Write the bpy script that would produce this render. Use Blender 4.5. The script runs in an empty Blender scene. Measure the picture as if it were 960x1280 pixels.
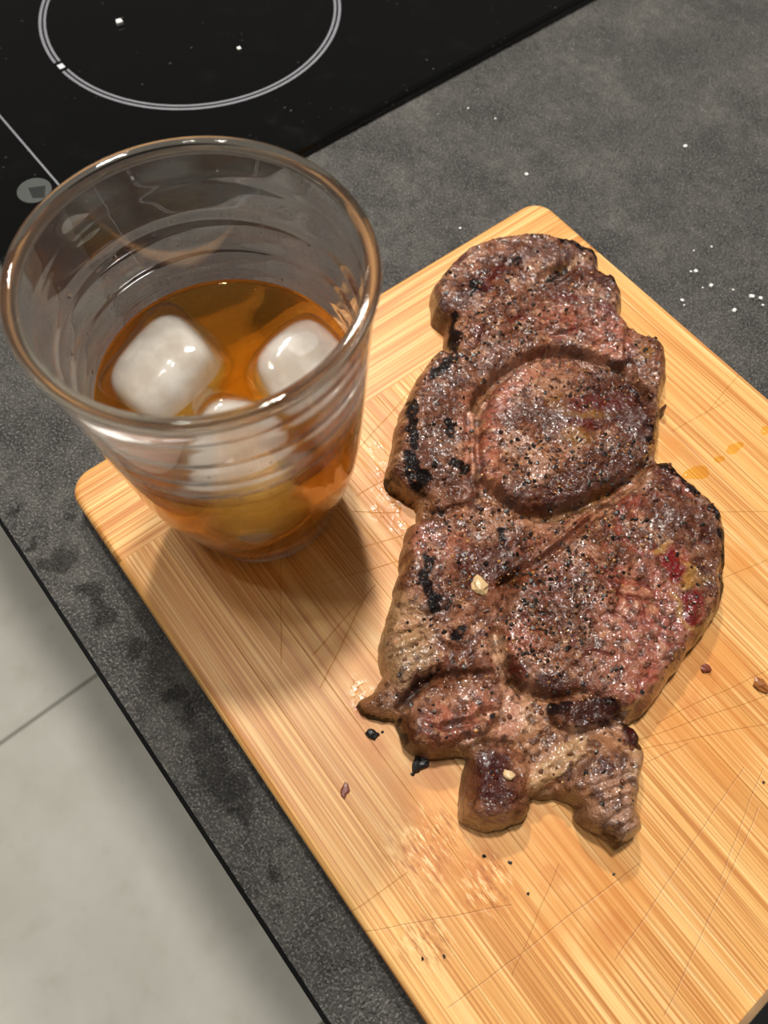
import bpy, bmesh, math, random
import numpy as np
from mathutils import Matrix, Vector

random.seed(7)
rng = np.random.default_rng(7)
sc = bpy.context.scene
col = sc.collection

# ------------------------------------------------------------------ camera
FPX = 920.2
RC = np.array([[0.6289, 0.7773, 0.0178], [0.7136, -0.5680, -0.4100], [-0.3086, 0.2706, -0.9119]])
U_, _, V_ = np.linalg.svd(RC); RC = U_ @ V_
CP = np.array([0.1314, 0.0444, 0.2882])
cam_d = bpy.data.cameras.new('camera'); cam = bpy.data.objects.new('camera', cam_d); col.objects.link(cam)
cam_d.sensor_fit = 'HORIZONTAL'; cam_d.sensor_width = 36.0; cam_d.lens = FPX * 36.0 / 960.0
cam_d.clip_start = 0.01; cam_d.clip_end = 50
m = Matrix.Identity(4)
for i in range(3):
    m[i][0] = RC[0][i]; m[i][1] = -RC[1][i]; m[i][2] = -RC[2][i]; m[i][3] = CP[i]
cam.matrix_world = m
cam_d.dof.use_dof = True; cam_d.dof.focus_distance = 0.275; cam_d.dof.aperture_fstop = 16.0
sc.camera = cam

# ------------------------------------------------------------------ world, lights, exposure
w = bpy.data.worlds.new('world'); sc.world = w; w.use_nodes = True
bg = w.node_tree.nodes['Background']; bg.inputs[0].default_value = (1.0, 0.96, 0.91, 1); bg.inputs[1].default_value = 0.22

def lamp(name, loc, target, power, size, color, spread=180):
    d = bpy.data.lights.new(name, 'AREA'); d.shape = 'DISK'; d.size = size; d.energy = power; d.color = color
    d.spread = math.radians(spread)
    o = bpy.data.objects.new(name, d); col.objects.link(o); o.location = loc
    o.rotation_euler = (Vector(target) - Vector(loc)).to_track_quat('-Z', 'Y').to_euler()
    return o
lamp('hood_light', (-0.42, 0.40, 0.78), (-0.05, 0.15, 0.0), 12.0, 0.05, (1.0, 0.95, 0.86))
for k, (lx, ly) in enumerate([(-0.30, -0.06), (-0.16, -0.20), (-0.12, -0.02)]):
    lamp('ceiling_spot', (lx, ly, 1.50), (0.05, 0.1, 0), 5.0, 0.05, (1.0, 0.96, 0.88))
lamp('ceiling_light', (-0.30, 0.385, 1.75), (0.0, 0.0, -0.5), 54.0, 0.15, (1.0, 0.97, 0.90))
for lx in (-0.75, 0.15):  # added fill spots, not known fixtures, to brighten the floor before the counter
    d = bpy.data.lights.new('floor_fill_spot', 'SPOT'); d.energy = 30.0; d.spot_size = math.radians(44); d.spot_blend = 0.55; d.shadow_soft_size = 0.04; d.color = (1.0, 0.94, 0.84)
    o = bpy.data.objects.new('floor_fill_spot', d); col.objects.link(o); o.location = (lx, -0.92, 1.60)

vs = sc.view_settings
vs.view_transform = 'Standard'; vs.look = 'None'; vs.gamma = 1.0; vs.use_curve_mapping = False
vs.exposure = -1.12
cy = sc.cycles
cy.transparent_max_bounces = 40; cy.max_bounces = 14; cy.transmission_bounces = 14; cy.use_denoising = True
cy.sample_clamp_indirect = 25.0

# ------------------------------------------------------------------ helpers
def ray_to(u, v, z):
    d = np.array([(u - 480) / FPX, (v - 640) / FPX, 1.0]) @ RC
    t = (z - CP[2]) / d[2]
    return CP + d * t
def project(P):
    q = (np.asarray(P) - CP) @ RC.T
    return 480 + FPX * q[:, 0] / q[:, 2], 640 + FPX * q[:, 1] / q[:, 2]
NADIR = (462.0, 1054.0)

def tag(o, label=None, cat=None, group=None, kind=None):
    if label: o['label'] = label
    if cat: o['category'] = cat
    if group: o['group'] = group
    if kind: o['kind'] = kind
    return o
def empty(name, loc=(0, 0, 0), rz=0.0):
    o = bpy.data.objects.new(name, None); col.objects.link(o); o.location = loc; o.rotation_euler = (0, 0, rz)
    o.empty_display_size = 0.02
    return o
def mesh_obj(name, verts, faces, mat, parent=None, smooth=True, loc=None):
    me = bpy.data.meshes.new(name); me.from_pydata([tuple(map(float, v)) for v in verts], [], faces); me.validate()
    if smooth: me.polygons.foreach_set('use_smooth', [True] * len(me.polygons))
    if mat: me.materials.append(mat)
    o = bpy.data.objects.new(name, me); col.objects.link(o)
    if parent: o.parent = parent
    if loc is not None: o.location = loc
    return o
def bm_obj(name, bm, mat, parent=None, smooth=False, loc=None):
    me = bpy.data.meshes.new(name); bm.to_mesh(me); bm.free()
    if smooth: me.polygons.foreach_set('use_smooth', [True] * len(me.polygons))
    if mat: me.materials.append(mat)
    o = bpy.data.objects.new(name, me); col.objects.link(o)
    if parent: o.parent = parent
    if loc is not None: o.location = loc
    return o
def box_bm(x0, x1, y0, y1, z0, z1, bev=0.0, seg=2):
    bm = bmesh.new()
    bmesh.ops.create_cube(bm, size=1.0)
    for v in bm.verts:
        v.co = Vector(((x0 + x1) / 2 + v.co.x * (x1 - x0), (y0 + y1) / 2 + v.co.y * (y1 - y0), (z0 + z1) / 2 + v.co.z * (z1 - z0)))
    if bev > 0:
        bmesh.ops.bevel(bm, geom=bm.edges[:], offset=bev, segments=seg, affect='EDGES', profile=0.5)
    return bm
def prism(pts, z0, z1):
    n = len(pts)
    v = [(x, y, z0) for x, y in pts] + [(x, y, z1) for x, y in pts]
    f = [tuple(range(n - 1, -1, -1)), tuple(range(n, 2 * n))] + [(i, (i + 1) % n, n + (i + 1) % n, n + i) for i in range(n)]
    return v, f
def annulus(cx, cy_, r0, r1, z0, z1, a0=0.0, a1=2 * math.pi, n=128):
    v = []; f = []
    for i in range(n + 1):
        a = a0 + (a1 - a0) * i / n; c, s = math.cos(a), math.sin(a)
        v += [(cx + r0 * c, cy_ + r0 * s, z1), (cx + r1 * c, cy_ + r1 * s, z1), (cx + r1 * c, cy_ + r1 * s, z0), (cx + r0 * c, cy_ + r0 * s, z0)]
    for i in range(n):
        b = 4 * i
        for k in range(4):
            f.append((b + k, b + 4 + k, b + 4 + (k + 1) % 4, b + (k + 1) % 4))
    return v, f
def lathe(prof, n=128, closed=False):
    v = []; f = []
    m_ = len(prof)
    for i in range(n):
        a = 2 * math.pi * i / n; c, s = math.cos(a), math.sin(a)
        for r, z in prof: v.append((r * c, r * s, z))
    for i in range(n):
        j = (i + 1) % n
        for k in range(m_ if closed else m_ - 1):
            k2 = (k + 1) % m_
            f.append((i * m_ + k, j * m_ + k, j * m_ + k2, i * m_ + k2))
    return v, f

# ---- numpy noise
_perm = rng.random((64, 64, 64))
def vnoise(x, y, z=0.0):
    x = np.asarray(x, float); y = np.asarray(y, float); z = np.zeros_like(x) + z
    xi = np.floor(x).astype(int); yi = np.floor(y).astype(int); zi = np.floor(z).astype(int)
    fx = x - xi; fy = y - yi; fz = z - zi
    fx = fx * fx * (3 - 2 * fx); fy = fy * fy * (3 - 2 * fy); fz = fz * fz * (3 - 2 * fz)
    g = lambda a, b, c: _perm[(xi + a) & 63, (yi + b) & 63, (zi + c) & 63]
    L = lambda a, b, t: a + (b - a) * t
    return L(L(L(g(0, 0, 0), g(1, 0, 0), fx), L(g(0, 1, 0), g(1, 1, 0), fx), fy),
             L(L(g(0, 0, 1), g(1, 0, 1), fx), L(g(0, 1, 1), g(1, 1, 1), fx), fy), fz)
def fbm(x, y, s, oct_=3, seed=0.0):
    a = 0.0; t = 0.0; amp = 1.0
    for k in range(oct_):
        a = a + amp * vnoise(x / s + 13.1 * k + seed * 7.3, y / s + 5.7 * k, seed + k * 3.1); t += amp; amp *= 0.5; s *= 0.5
    return a / t
def smooth01(x, a, b):
    t = np.clip((x - a) / (b - a), 0, 1); return t * t * (3 - 2 * t)
def seg_dist(X, Y, pts, closed=False):
    best = np.full(X.shape, 1e9); nx = np.zeros(X.shape); ny = np.zeros(X.shape)
    n = len(pts)
    for i in range(n if closed else n - 1):
        ax, ay = pts[i]; bx, by = pts[(i + 1) % n]
        dx, dy = bx - ax, by - ay; L2 = dx * dx + dy * dy + 1e-18
        t = np.clip(((X - ax) * dx + (Y - ay) * dy) / L2, 0, 1)
        px, py = ax + t * dx, ay + t * dy; d = np.hypot(X - px, Y - py)
        k = d < best; best = np.where(k, d, best); nx = np.where(k, px, nx); ny = np.where(k, py, ny)
    return best, nx, ny
def inside(X, Y, pts):
    r = np.zeros(X.shape, bool); n = len(pts)
    for i in range(n):
        ax, ay = pts[i]; bx, by = pts[(i + 1) % n]
        c = ((ay > Y) != (by > Y))
        xx = (bx - ax) * (Y - ay) / ((by - ay) if by != ay else 1e-12) + ax
        r ^= c & (X < xx)
    return r
def spline(pts, n=4, closed=True):
    P = np.array(pts, float); out = []; N = len(P)
    for i in range(N if closed else N - 1):
        if closed: p0, p1, p2, p3 = P[i - 1], P[i], P[(i + 1) % N], P[(i + 2) % N]
        else: p0, p1, p2, p3 = P[max(i - 1, 0)], P[i], P[i + 1], P[min(i + 2, N - 1)]
        for k in range(n):
            t = k / n
            out.append(0.5 * ((2 * p1) + (-p0 + p2) * t + (2 * p0 - 5 * p1 + 4 * p2 - p3) * t * t + (-p0 + 3 * p1 - 3 * p2 + p3) * t ** 3))
    if not closed: out.append(P[-1])
    return np.array(out)

# ---- node helper
def lin(r, g, b):
    f = lambda c: (c / 255 / 12.92) if c / 255 <= 0.04045 else ((c / 255 + 0.055) / 1.055) ** 2.4
    return (f(r), f(g), f(b), 1.0)
class NT:
    def __init__(self, name):
        self.m = bpy.data.materials.new(name); self.m.use_nodes = True
        self.t = self.m.node_tree; self.t.nodes.clear()
        self.out = self.t.nodes.new('ShaderNodeOutputMaterial')
    def n(self, typ, ins=None, **props):
        nd = self.t.nodes.new('ShaderNode' + typ)
        for k, v in props.items(): setattr(nd, k, v)
        for k, v in (ins or {}).items():
            s = nd.inputs[k]
            if isinstance(v, bpy.types.Node): self.t.links.new(v.outputs[0], s)
            elif isinstance(v, bpy.types.NodeSocket): self.t.links.new(v, s)
            else:
                if hasattr(s.default_value, '__len__') and len(s.default_value) == 4 and len(v) == 3: v = tuple(v) + (1,)
                s.default_value = v
        return nd
    def math(self, op, a, b=0.0, c=0.0, clamp=False):
        return self.n('Math', {0: a, 1: b, 2: c}, operation=op, use_clamp=clamp)
    def noise(self, vec, scale, detail=3.0, rough=0.5, dist=0.0):
        return self.n('TexNoise', {'Vector': vec, 'Scale': scale, 'Detail': detail, 'Roughness': rough, 'Distortion': dist})
    def ramp(self, fac, stops, interp='LINEAR'):
        nd = self.n('ValToRGB', {0: fac}); r = nd.color_ramp; r.interpolation = interp
        while len(r.elements) < len(stops): r.elements.new(0.5)
        for e, (p, c) in zip(r.elements, stops):
            e.position = p; e.color = c if not isinstance(c, (int, float)) else (c, c, c, 1)
        return nd
    def mix(self, fac, a, b, blend='MIX'):
        nd = self.t.nodes.new('ShaderNodeMix'); nd.data_type = 'RGBA'; nd.blend_type = blend
        for k, v in ((0, fac), (6, a), (7, b)):
            s = nd.inputs[k]
            if isinstance(v, bpy.types.Node): self.t.links.new(v.outputs[0], s)
            elif isinstance(v, bpy.types.NodeSocket): self.t.links.new(v, s)
            else: s.default_value = v
        return nd.outputs[2]
    def smooth(self, v, a, b, lo=0.0, hi=1.0):
        return self.n('MapRange', {0: v, 1: a, 2: b, 3: lo, 4: hi}, interpolation_type='SMOOTHSTEP')
    def blobs(self, vec, pts, soft=0.45):
        tot = None
        for (x, y, z, r) in pts:
            d = self.n('VectorMath', {0: vec, 1: (x, y, z)}, operation='DISTANCE').outputs['Value']
            s = self.smooth(d, r * (1 - soft), r * (1 + soft), 1.0, 0.0)
            tot = s if tot is None else self.math('MAXIMUM', tot, s)
        return tot
    def bsdf(self, **ins):
        k = {n_.replace('_', ' '): v for n_, v in ins.items()}
        return self.n('BsdfPrincipled', k)
    def finish(self, surf, vol=None):
        self.t.links.new(surf.outputs[0], self.out.inputs[0])
        if vol: self.t.links.new(vol.outputs[0], self.out.inputs[1])
        return self.m
def schlick(nt, f0=0.04, normal=None):
    lw = nt.n('LayerWeight', {'Blend': 0.5, **({'Normal': normal} if normal else {})}).outputs['Facing']
    return nt.math('ADD', nt.math('MULTIPLY', nt.math('POWER', lw, 5.0), 1 - f0), f0, clamp=True)
def warp(nt, vec, scale, amt):
    nz = nt.noise(vec, scale, 3)
    c = nt.n('VectorMath', {0: nz.outputs['Color'], 1: (0.5, 0.5, 0.5)}, operation='SUBTRACT')
    s = nt.n('VectorMath', {0: c, 'Scale': amt}, operation='SCALE')
    return nt.n('VectorMath', {0: vec, 1: s}, operation='ADD').outputs[0]
def plain(name, rgb, rough=0.5, metal=0.0, **kw):
    nt = NT(name); tc = nt.n('TexCoord').outputs['Object']
    nz = nt.noise(tc, 180, 3)
    c = nt.mix(nt.smooth(nz, 0.3, 0.7, 0.0, 0.25), rgb, tuple(v * 0.6 for v in rgb[:3]) + (1,))
    return nt.finish(nt.bsdf(Base_Color=c, Roughness=rough, Metallic=metal, **kw))

# ------------------------------------------------------------------ materials
TB, TH = 0.016, 0.006
BROT = -0.0197
def W(u, v, z=0.0): return ray_to(u, v, z)

def mat_counter():
    nt = NT('stone_laminate'); tc = nt.n('TexCoord').outputs['Object']
    big = nt.noise(tc, 28, 4, 0.6); mid = nt.noise(tc, 160, 4, 0.6); fine = nt.noise(tc, 1000, 2, 0.55)
    c1 = nt.ramp(big, [(0.30, lin(70, 69, 68)), (0.52, lin(97, 95, 92)), (0.72, lin(120, 117, 111))])
    c = nt.mix(nt.smooth(mid, 0.35, 0.7, 0, 0.55), c1.outputs[0], lin(46, 45, 45))
    c = nt.mix(nt.smooth(fine, 0.50, 0.66, 0, 0.6), c, lin(158, 154, 148))
    # water left on the slab near the front edge: damp patches with shapes of their own
    pts = []
    for (u, v, r) in [(75, 700, 20), (112, 738, 14), (132, 772, 16), (165, 808, 17), (120, 755, 10), (235, 895, 18), (255, 925, 22), (270, 960, 22), (290, 985, 18), (345, 1085, 10),
                      (20, 640, 9), (40, 680, 9), (90, 640, 9), (215, 870, 14), (305, 1010, 12)]:
        p = W(u, v); pts.append((p[0], p[1], 0.0, r / 3100.0))
    wv = warp(nt, warp(nt, tc, 75, 0.016), 330, 0.006)
    wet = nt.blobs(wv, pts, 0.35)
    c = nt.mix(nt.math('MULTIPLY', wet, 0.62), c, lin(26, 25, 25))
    b1 = nt.noise(tc, 1250, 3, 0.6); b2 = nt.n('TexVoronoi', {'Vector': warp(nt, tc, 400, 0.002), 'Scale': 800.0}, feature='SMOOTH_F1')
    h = nt.math('ADD', nt.math('MULTIPLY', b1, 1.0), nt.math('MULTIPLY', b2.outputs['Distance'], 0.7))
    bump = nt.n('Bump', {'Height': h, 'Strength': 1.0, 'Distance': 0.0024})
    ro = nt.mix(wet, nt.ramp(mid, [(0.3, 0.24), (0.7, 0.38)]).outputs[0], (0.25, 0.25, 0.25, 1))
    return nt.finish(nt.bsdf(Base_Color=c, Roughness=ro, Normal=bump, Specular_IOR_Level=0.85))

def mat_hob():
    nt = NT('black_ceramic_glass'); tc = nt.n('TexCoord').outputs['Object']
    dust = nt.n('TexVoronoi', {'Vector': warp(nt, tc, 60, 0.01), 'Scale': 230.0}, feature='F1')
    dm = nt.smooth(dust.outputs['Distance'], 0.08, 0.2, 1, 0)
    patch = nt.smooth(nt.noise(tc, 30, 3), 0.5, 0.68)
    pick = nt.smooth(nt.n('TexWhiteNoise', {'Vector': dust.outputs['Position']}).outputs['Value'], 0.55, 0.9)
    d = nt.math('MULTIPLY', nt.math('MULTIPLY', dm, patch), pick)
    c = nt.mix(nt.math('MULTIPLY', d, 0.35), (0.0022, 0.0022, 0.0021, 1), lin(120, 118, 110))
    smear = nt.smooth(nt.noise(warp(nt, tc, 25, 0.03), 45, 4), 0.45, 0.75, 0.06, 0.22)
    ro = nt.math('MAXIMUM', smear, nt.math('MULTIPLY', d, 0.6))
    return nt.finish(nt.bsdf(Base_Color=c, Roughness=ro, IOR=1.45))

def mat_bamboo(name, along, seed, stained):
    nt = NT(name); tc = nt.n('TexCoord').outputs['Object']
    mp = nt.n('Mapping', {0: tc, 1: (seed, seed * 1.7, 0), 3: ((1.6, 55, 8) if along == 'x' else (55, 1.6, 8))}).outputs[0]
    mp2 = nt.n('Mapping', {0: tc, 1: (seed * 3, seed, 0), 3: ((7, 420, 40) if along == 'x' else (420, 7, 40))}).outputs[0]
    mp3 = nt.n('Mapping', {0: tc, 1: (seed, seed * 2, 0), 3: ((3.5, 170, 20) if along == 'x' else (170, 3.5, 20))}).outputs[0]
    mp4 = nt.n('Mapping', {0: tc, 1: (seed * 5, seed, 0), 3: ((9, 1150, 60) if along == 'x' else (1150, 9, 60))}).outputs[0]
    hf = nt.noise(mp4, 1.0, 2, 0.5)
    a = nt.noise(mp, 1.0, 3, 0.6); b = nt.noise(mp2, 1.0, 3, 0.6); g = nt.noise(mp3, 1.0, 4, 0.6)
    oi = nt.n('ObjectInfo').outputs['Random']
    c = nt.ramp(nt.math('ADD', nt.math('MULTIPLY', a, 0.55), nt.math('MULTIPLY', g, 0.45)),
                [(0.36, lin(184, 124, 62)), (0.47, lin(206, 150, 84)), (0.56, lin(219, 168, 100)), (0.68, lin(233, 190, 126))]).outputs[0]
    c = nt.mix(nt.smooth(b, 0.50, 0.70, 0, 0.62), c, lin(176, 108, 48))
    c = nt.mix(nt.smooth(b, 0.48, 0.30, 0, 0.45), c, lin(250, 219, 160))
    c = nt.mix(nt.smooth(hf, 0.50, 0.64, 0, 0.72), c, lin(166, 98, 42))
    c = nt.mix(nt.smooth(hf, 0.46, 0.32, 0, 0.45), c, lin(248, 212, 150))
    c = nt.mix(nt.math('MULTIPLY', oi, 0.22), c, lin(205, 142, 76))
    bump_h = nt.math('ADD', nt.math('MULTIPLY', b, 0.6), nt.math('MULTIPLY', g, 0.4))
    ro = 0.46
    if stained:
        wv = warp(nt, tc, 60, 0.016)
        wv2 = warp(nt, tc, 200, 0.010)
        def P(L):
            o = []
            for (u, v, r) in L:
                q = W(u, v, TB); q = to_board(q); o.append((q[0], q[1], TB, r / 3300.0))
            return o
        # juice and oil soaked into the wood around the meat
        jm = nt.blobs(wv, P([(478, 600, 34), (490, 560, 26), (500, 640, 30), (480, 700, 40), (455, 760, 34), (440, 830, 38), (470, 900, 40), (540, 985, 40), (560, 1040, 36), (620, 1090, 46), (690, 1060, 50), (760, 1110, 46), (700, 1150, 30), (760, 1180, 24),
                              (840, 900, 40), (850, 880, 30), (880, 830, 44), (930, 700, 26), (835, 560, 20), (545, 420, 18), (500, 470, 30), (900, 930, 50)]), 0.6)
        c = nt.mix(nt.math('MULTIPLY', jm, 0.50), c, lin(200, 126, 50), 'MIX')
        dk = nt.blobs(wv2, P([(485, 600, 24), (492, 640, 22), (540, 960, 26), (520, 1070, 14), (545, 1085, 14), (600, 1085, 16), (690, 1100, 14), (765, 1165, 18), (870, 880, 16), (885, 845, 12), (455, 885, 14), (470, 935, 12)]), 0.7)
        c = nt.mix(nt.math('MULTIPLY', dk, nt.smooth(g, 0.35, 0.6, 0.15, 0.5)), c, lin(178, 96, 36))
        # flecked bamboo nodes
        nd = nt.blobs(wv, P([(525, 1065, 36), (560, 1045, 24), (520, 1190, 22), (540, 1180, 20), (610, 1110, 26)]), 0.6)
        mpf = nt.n('Mapping', {0: tc, 3: (150, 900, 100)}).outputs[0]
        fl = nt.noise(mpf, 1.0, 3, 0.7)
        c = nt.mix(nt.math('MULTIPLY', nd, nt.smooth(fl, 0.50, 0.66, 0, 0.75)), c, lin(140, 72, 30))
        c = nt.mix(nt.math('MULTIPLY', nd, nt.smooth(fl, 0.47, 0.34, 0, 0.65)), c, lin(250, 222, 168))
        wetm = nt.math('MULTIPLY', nt.blobs(wv2, P([(476, 585, 14), (482, 612, 14), (496, 632, 14), (500, 655, 12), (470, 640, 12), (450, 862, 12), (446, 878, 10), (470, 560, 10)]), 0.7), nt.smooth(nt.noise(tc, 300, 2), 0.4, 0.6))
        ro = nt.mix(wetm, (0.46, 0.46, 0.46, 1), (0.16, 0.16, 0.16, 1))
        # knife cuts
        segs = [((820, 905), (960, 838)), ((700, 960), (960, 870)), ((790, 940), (960, 905)), ((830, 1270), (950, 1010)), ((640, 1220), (700, 1080)), ((400, 1170), (510, 1090)), ((560, 1260), (800, 1080)),
                ((770, 1200), (930, 960)), ((820, 760), (960, 700)), ((845, 640), (960, 640)), ((350, 690), (352, 830)), ((440, 640), (500, 640)), ((400, 730), (500, 700)), ((390, 820), (470, 730)), ((400, 860), (460, 740)),
                ((380, 1180), (640, 1130)), ((860, 800), (870, 700)), ((880, 520), (940, 450)), ((840, 540), (910, 500)), ((450, 560), (520, 480)), ((446, 620), (500, 590)), ((430, 690), (505, 668)), ((690, 1010), (860, 930)), ((900, 1100), (955, 960))]
        cut = None
        wl = warp(nt, tc, 40, 0.002)
        for (p, q) in segs:
            A = to_board(W(*p, TB)); B = to_board(W(*q, TB))
            L = float(np.hypot(*(B - A)[:2])); ang = math.atan2(B[1] - A[1], B[0] - A[0])
            loc = nt.n('Mapping', {0: wl, 1: (float(A[0]), float(A[1]), 0), 2: (0, 0, ang)}, vector_type='TEXTURE').outputs[0]
            sx = nt.n('SeparateXYZ', {0: loc})
            ln = nt.smooth(nt.math('ABSOLUTE', sx.outputs[1]), 0.00005, 0.0003, 1, 0)
            rg = nt.math('MULTIPLY', nt.math('GREATER_THAN', sx.outputs[0], 0.0), nt.math('LESS_THAN', sx.outputs[0], L))
            k = nt.math('MULTIPLY', ln, rg)
            cut = k if cut is None else nt.math('MAXIMUM', cut, k)
        c = nt.mix(nt.math('MULTIPLY', cut, 0.30), c, lin(140, 80, 34))
        # fine cross-hatched wear where things are usually cut
        mh = nt.n('Mapping', {0: tc, 2: (0, 0, 0.62), 3: (14, 700, 1)}).outputs[0]
        mh2 = nt.n('Mapping', {0: tc, 2: (0, 0, -0.9), 3: (14, 700, 1)}).outputs[0]
        hz = nt.math('MAXIMUM', nt.smooth(nt.noise(mh, 1, 2), 0.62, 0.72), nt.smooth(nt.noise(mh2, 1, 2), 0.62, 0.72))
        ha = nt.blobs(wv, P([(450, 650, 110), (900, 800, 130), (520, 500, 70), (860, 1000, 90)]), 0.6)
        hm = nt.math('MULTIPLY', hz, ha)
        c = nt.mix(nt.math('MULTIPLY', hm, 0.35), c, lin(160, 92, 40))
        grit = nt.math('MULTIPLY', wetm, nt.noise(tc, 420, 2))
        bump_h = nt.math('ADD', nt.math('SUBTRACT', bump_h, nt.math('MULTIPLY', nt.math('MAXIMUM', cut, hm), 1.2)), nt.math('MULTIPLY', grit, 1.6))
    bump = nt.n('Bump', {'Height': bump_h, 'Strength': 0.35, 'Distance': 0.0006})
    return nt.finish(nt.bsdf(Base_Color=c, Roughness=ro, Normal=bump, Specular_IOR_Level=0.4))

def mat_glass():
    nt = NT('clear_glass')
    g = nt.n('BsdfGlass', {0: (0.99, 0.985, 0.98, 1), 'Roughness': 0.0, 'IOR': 1.48})
    return nt.finish(nt.n('MixShader', {0: 0.24, 1: g, 2: nt.n('BsdfTransparent', {0: (0.97, 0.965, 0.96, 1)})}))
def mat_rim():
    nt = NT('solid_glass_rim')
    return nt.finish(nt.n('BsdfGlass', {0: (0.985, 0.965, 0.92, 1), 'Roughness': 0.01, 'IOR': 1.5}))
def mat_liquid():
    nt = NT('amber_drink')
    g = nt.n('BsdfGlass', {0: (1.0, 0.80, 0.42, 1), 'Roughness': 0.0, 'IOR': 1.33})
    s = nt.n('MixShader', {0: 0.34, 1: g, 2: nt.n('BsdfTransparent', {0: (1.0, 0.80, 0.42, 1)})})
    v = nt.n('VolumeAbsorption', {0: (1.0, 0.76, 0.0, 1), 1: 30.0})
    vs2 = nt.n('VolumeScatter', {0: (1.0, 0.5, 0.05, 1), 1: 5.0, 2: 0.2})
    return nt.finish(s, nt.n('AddShader', {0: v, 1: vs2}))
def mat_ice():
    nt = NT('clear_ice'); tc = nt.n('TexCoord').outputs['Object']
    bump = nt.n('Bump', {'Height': nt.noise(tc, 90, 2), 'Strength': 0.4, 'Distance': 0.001})
    fr = schlick(nt, 0.03, bump)
    tr = nt.n('MixShader', {0: 0.75, 1: nt.n('BsdfRefraction', {0: (1, 1, 1, 1), 'Roughness': 0.0, 'IOR': 1.08, 'Normal': bump}), 2: nt.n('BsdfTransparent', {0: (0.99, 0.99, 0.98, 1)})}); gl = nt.n('BsdfGlossy', {0: (1, 1, 1, 1), 'Roughness': 0.08, 'Normal': bump})
    return nt.finish(nt.n('MixShader', {0: fr, 1: tr, 2: gl}))
def mat_ice_core():
    nt = NT('cloudy_ice'); tc = nt.n('TexCoord').outputs['Object']
    lw = nt.n('LayerWeight', {'Blend': 0.5})
    cl = nt.math('MULTIPLY', nt.smooth(lw.outputs['Facing'], 0.10, 0.85, 0.88, 0.0), nt.smooth(nt.noise(tc, 90, 3), 0.32, 0.6, 0.72, 1.0))
    df = nt.n('BsdfDiffuse', {0: (0.95, 0.94, 0.91, 1)}); tl = nt.n('BsdfTranslucent', {0: (0.95, 0.94, 0.90, 1)})
    wh = nt.n('MixShader', {0: 0.45, 1: df, 2: tl})
    return nt.finish(nt.n('MixShader', {0: cl, 1: nt.n('BsdfTransparent'), 2: wh}))

def mat_meat(name='seared_meat', fine=1.0):
    nt = NT(name); tc = nt.n('TexCoord').outputs['Object']
    at = nt.n('Attribute', attribute_name='Albedo'); ar = nt.n('Attribute', attribute_name='Gloss')
    n1 = nt.noise(tc, 700, 3, 0.65); n2 = nt.noise(tc, 1800, 2, 0.6)
    c = nt.mix(nt.smooth(n1, 0.50, 0.72, 0, 0.42), at.outputs['Color'], nt.mix(1.0, at.outputs['Color'], (0.42, 0.34, 0.30, 1), 'MULTIPLY'))
    c = nt.mix(nt.smooth(n1, 0.48, 0.28, 0, 0.40), c, nt.mix(1.0, c, (1.55, 1.5, 1.42, 1), 'MULTIPLY'))
    h = nt.math('ADD', nt.math('MULTIPLY', n1, 1.0), nt.math('MULTIPLY', n2, 0.35))
    v = nt.n('TexVoronoi', {'Vector': warp(nt, tc, 300, 0.003), 'Scale': 420.0}, feature='SMOOTH_F1')
    h = nt.math('ADD', h, nt.math('MULTIPLY', v.outputs['Distance'], 0.5))
    bump = nt.n('Bump', {'Height': h, 'Strength': 0.85 * fine, 'Distance': 0.0013})
    wetn = nt.n('Bump', {'Height': nt.noise(tc, 380, 2, 0.5), 'Strength': 1.0, 'Distance': 0.0016})
    return nt.finish(nt.bsdf(Base_Color=c, Roughness=ar.outputs['Fac'], Normal=bump, Specular_IOR_Level=nt.n('Attribute', attribute_name='Spec').outputs['Fac'], Subsurface_Weight=0.08, Subsurface_Radius=(0.004, 0.0015, 0.0008), Subsurface_Scale=0.6,
                             Coat_Weight=nt.math('MULTIPLY', nt.n('Attribute', attribute_name='Spec').outputs['Fac'], 2.0, clamp=True), Coat_Roughness=0.13, Coat_IOR=1.5, Coat_Normal=wetn))

def mat_tile():
    nt = NT('grey_floor_tile'); tc = nt.n('TexCoord').outputs['Object']
    a = nt.noise(tc, 6, 5, 0.6); b = nt.noise(tc, 22, 4, 0.6)
    c = nt.ramp(a, [(0.3, lin(216, 212, 200)), (0.7, lin(234, 231, 221))]).outputs[0]
    c = nt.mix(nt.smooth(b, 0.5, 0.75, 0, 0.3), c, lin(196, 190, 176))
    return nt.finish(nt.bsdf(Base_Color=c, Roughness=0.55))

# ------------------------------------------------------------------ structure: floor
floor = empty('floor', (0, 0, -0.9)); tag(floor, kind='structure')
TS, JX, JY = 0.60, -0.3352, -0.10
gm = plain('grout', lin(138, 136, 126), 0.8)
fl = bm_obj('grout_bed', box_bm(JX - 3 * TS, JX + 4 * TS, JY - 4 * TS, JY + 2 * TS, -0.03, -0.0015), gm, floor)
tm = mat_tile()
tile_me = None
G = 0.0022
for i in range(-3, 4):
    for j in range(-4, 2):
        if tile_me is None:
            t = bm_obj('floor_tile', box_bm(G, TS - G, G, TS - G, -0.008, 0.0, 0.0012, 2), tm, floor); tile_me = t.data
        else:
            t = bpy.data.objects.new('floor_tile', tile_me); col.objects.link(t); t.parent = floor
        t.location = (JX + i * TS, JY + j * TS, 0)

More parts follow.
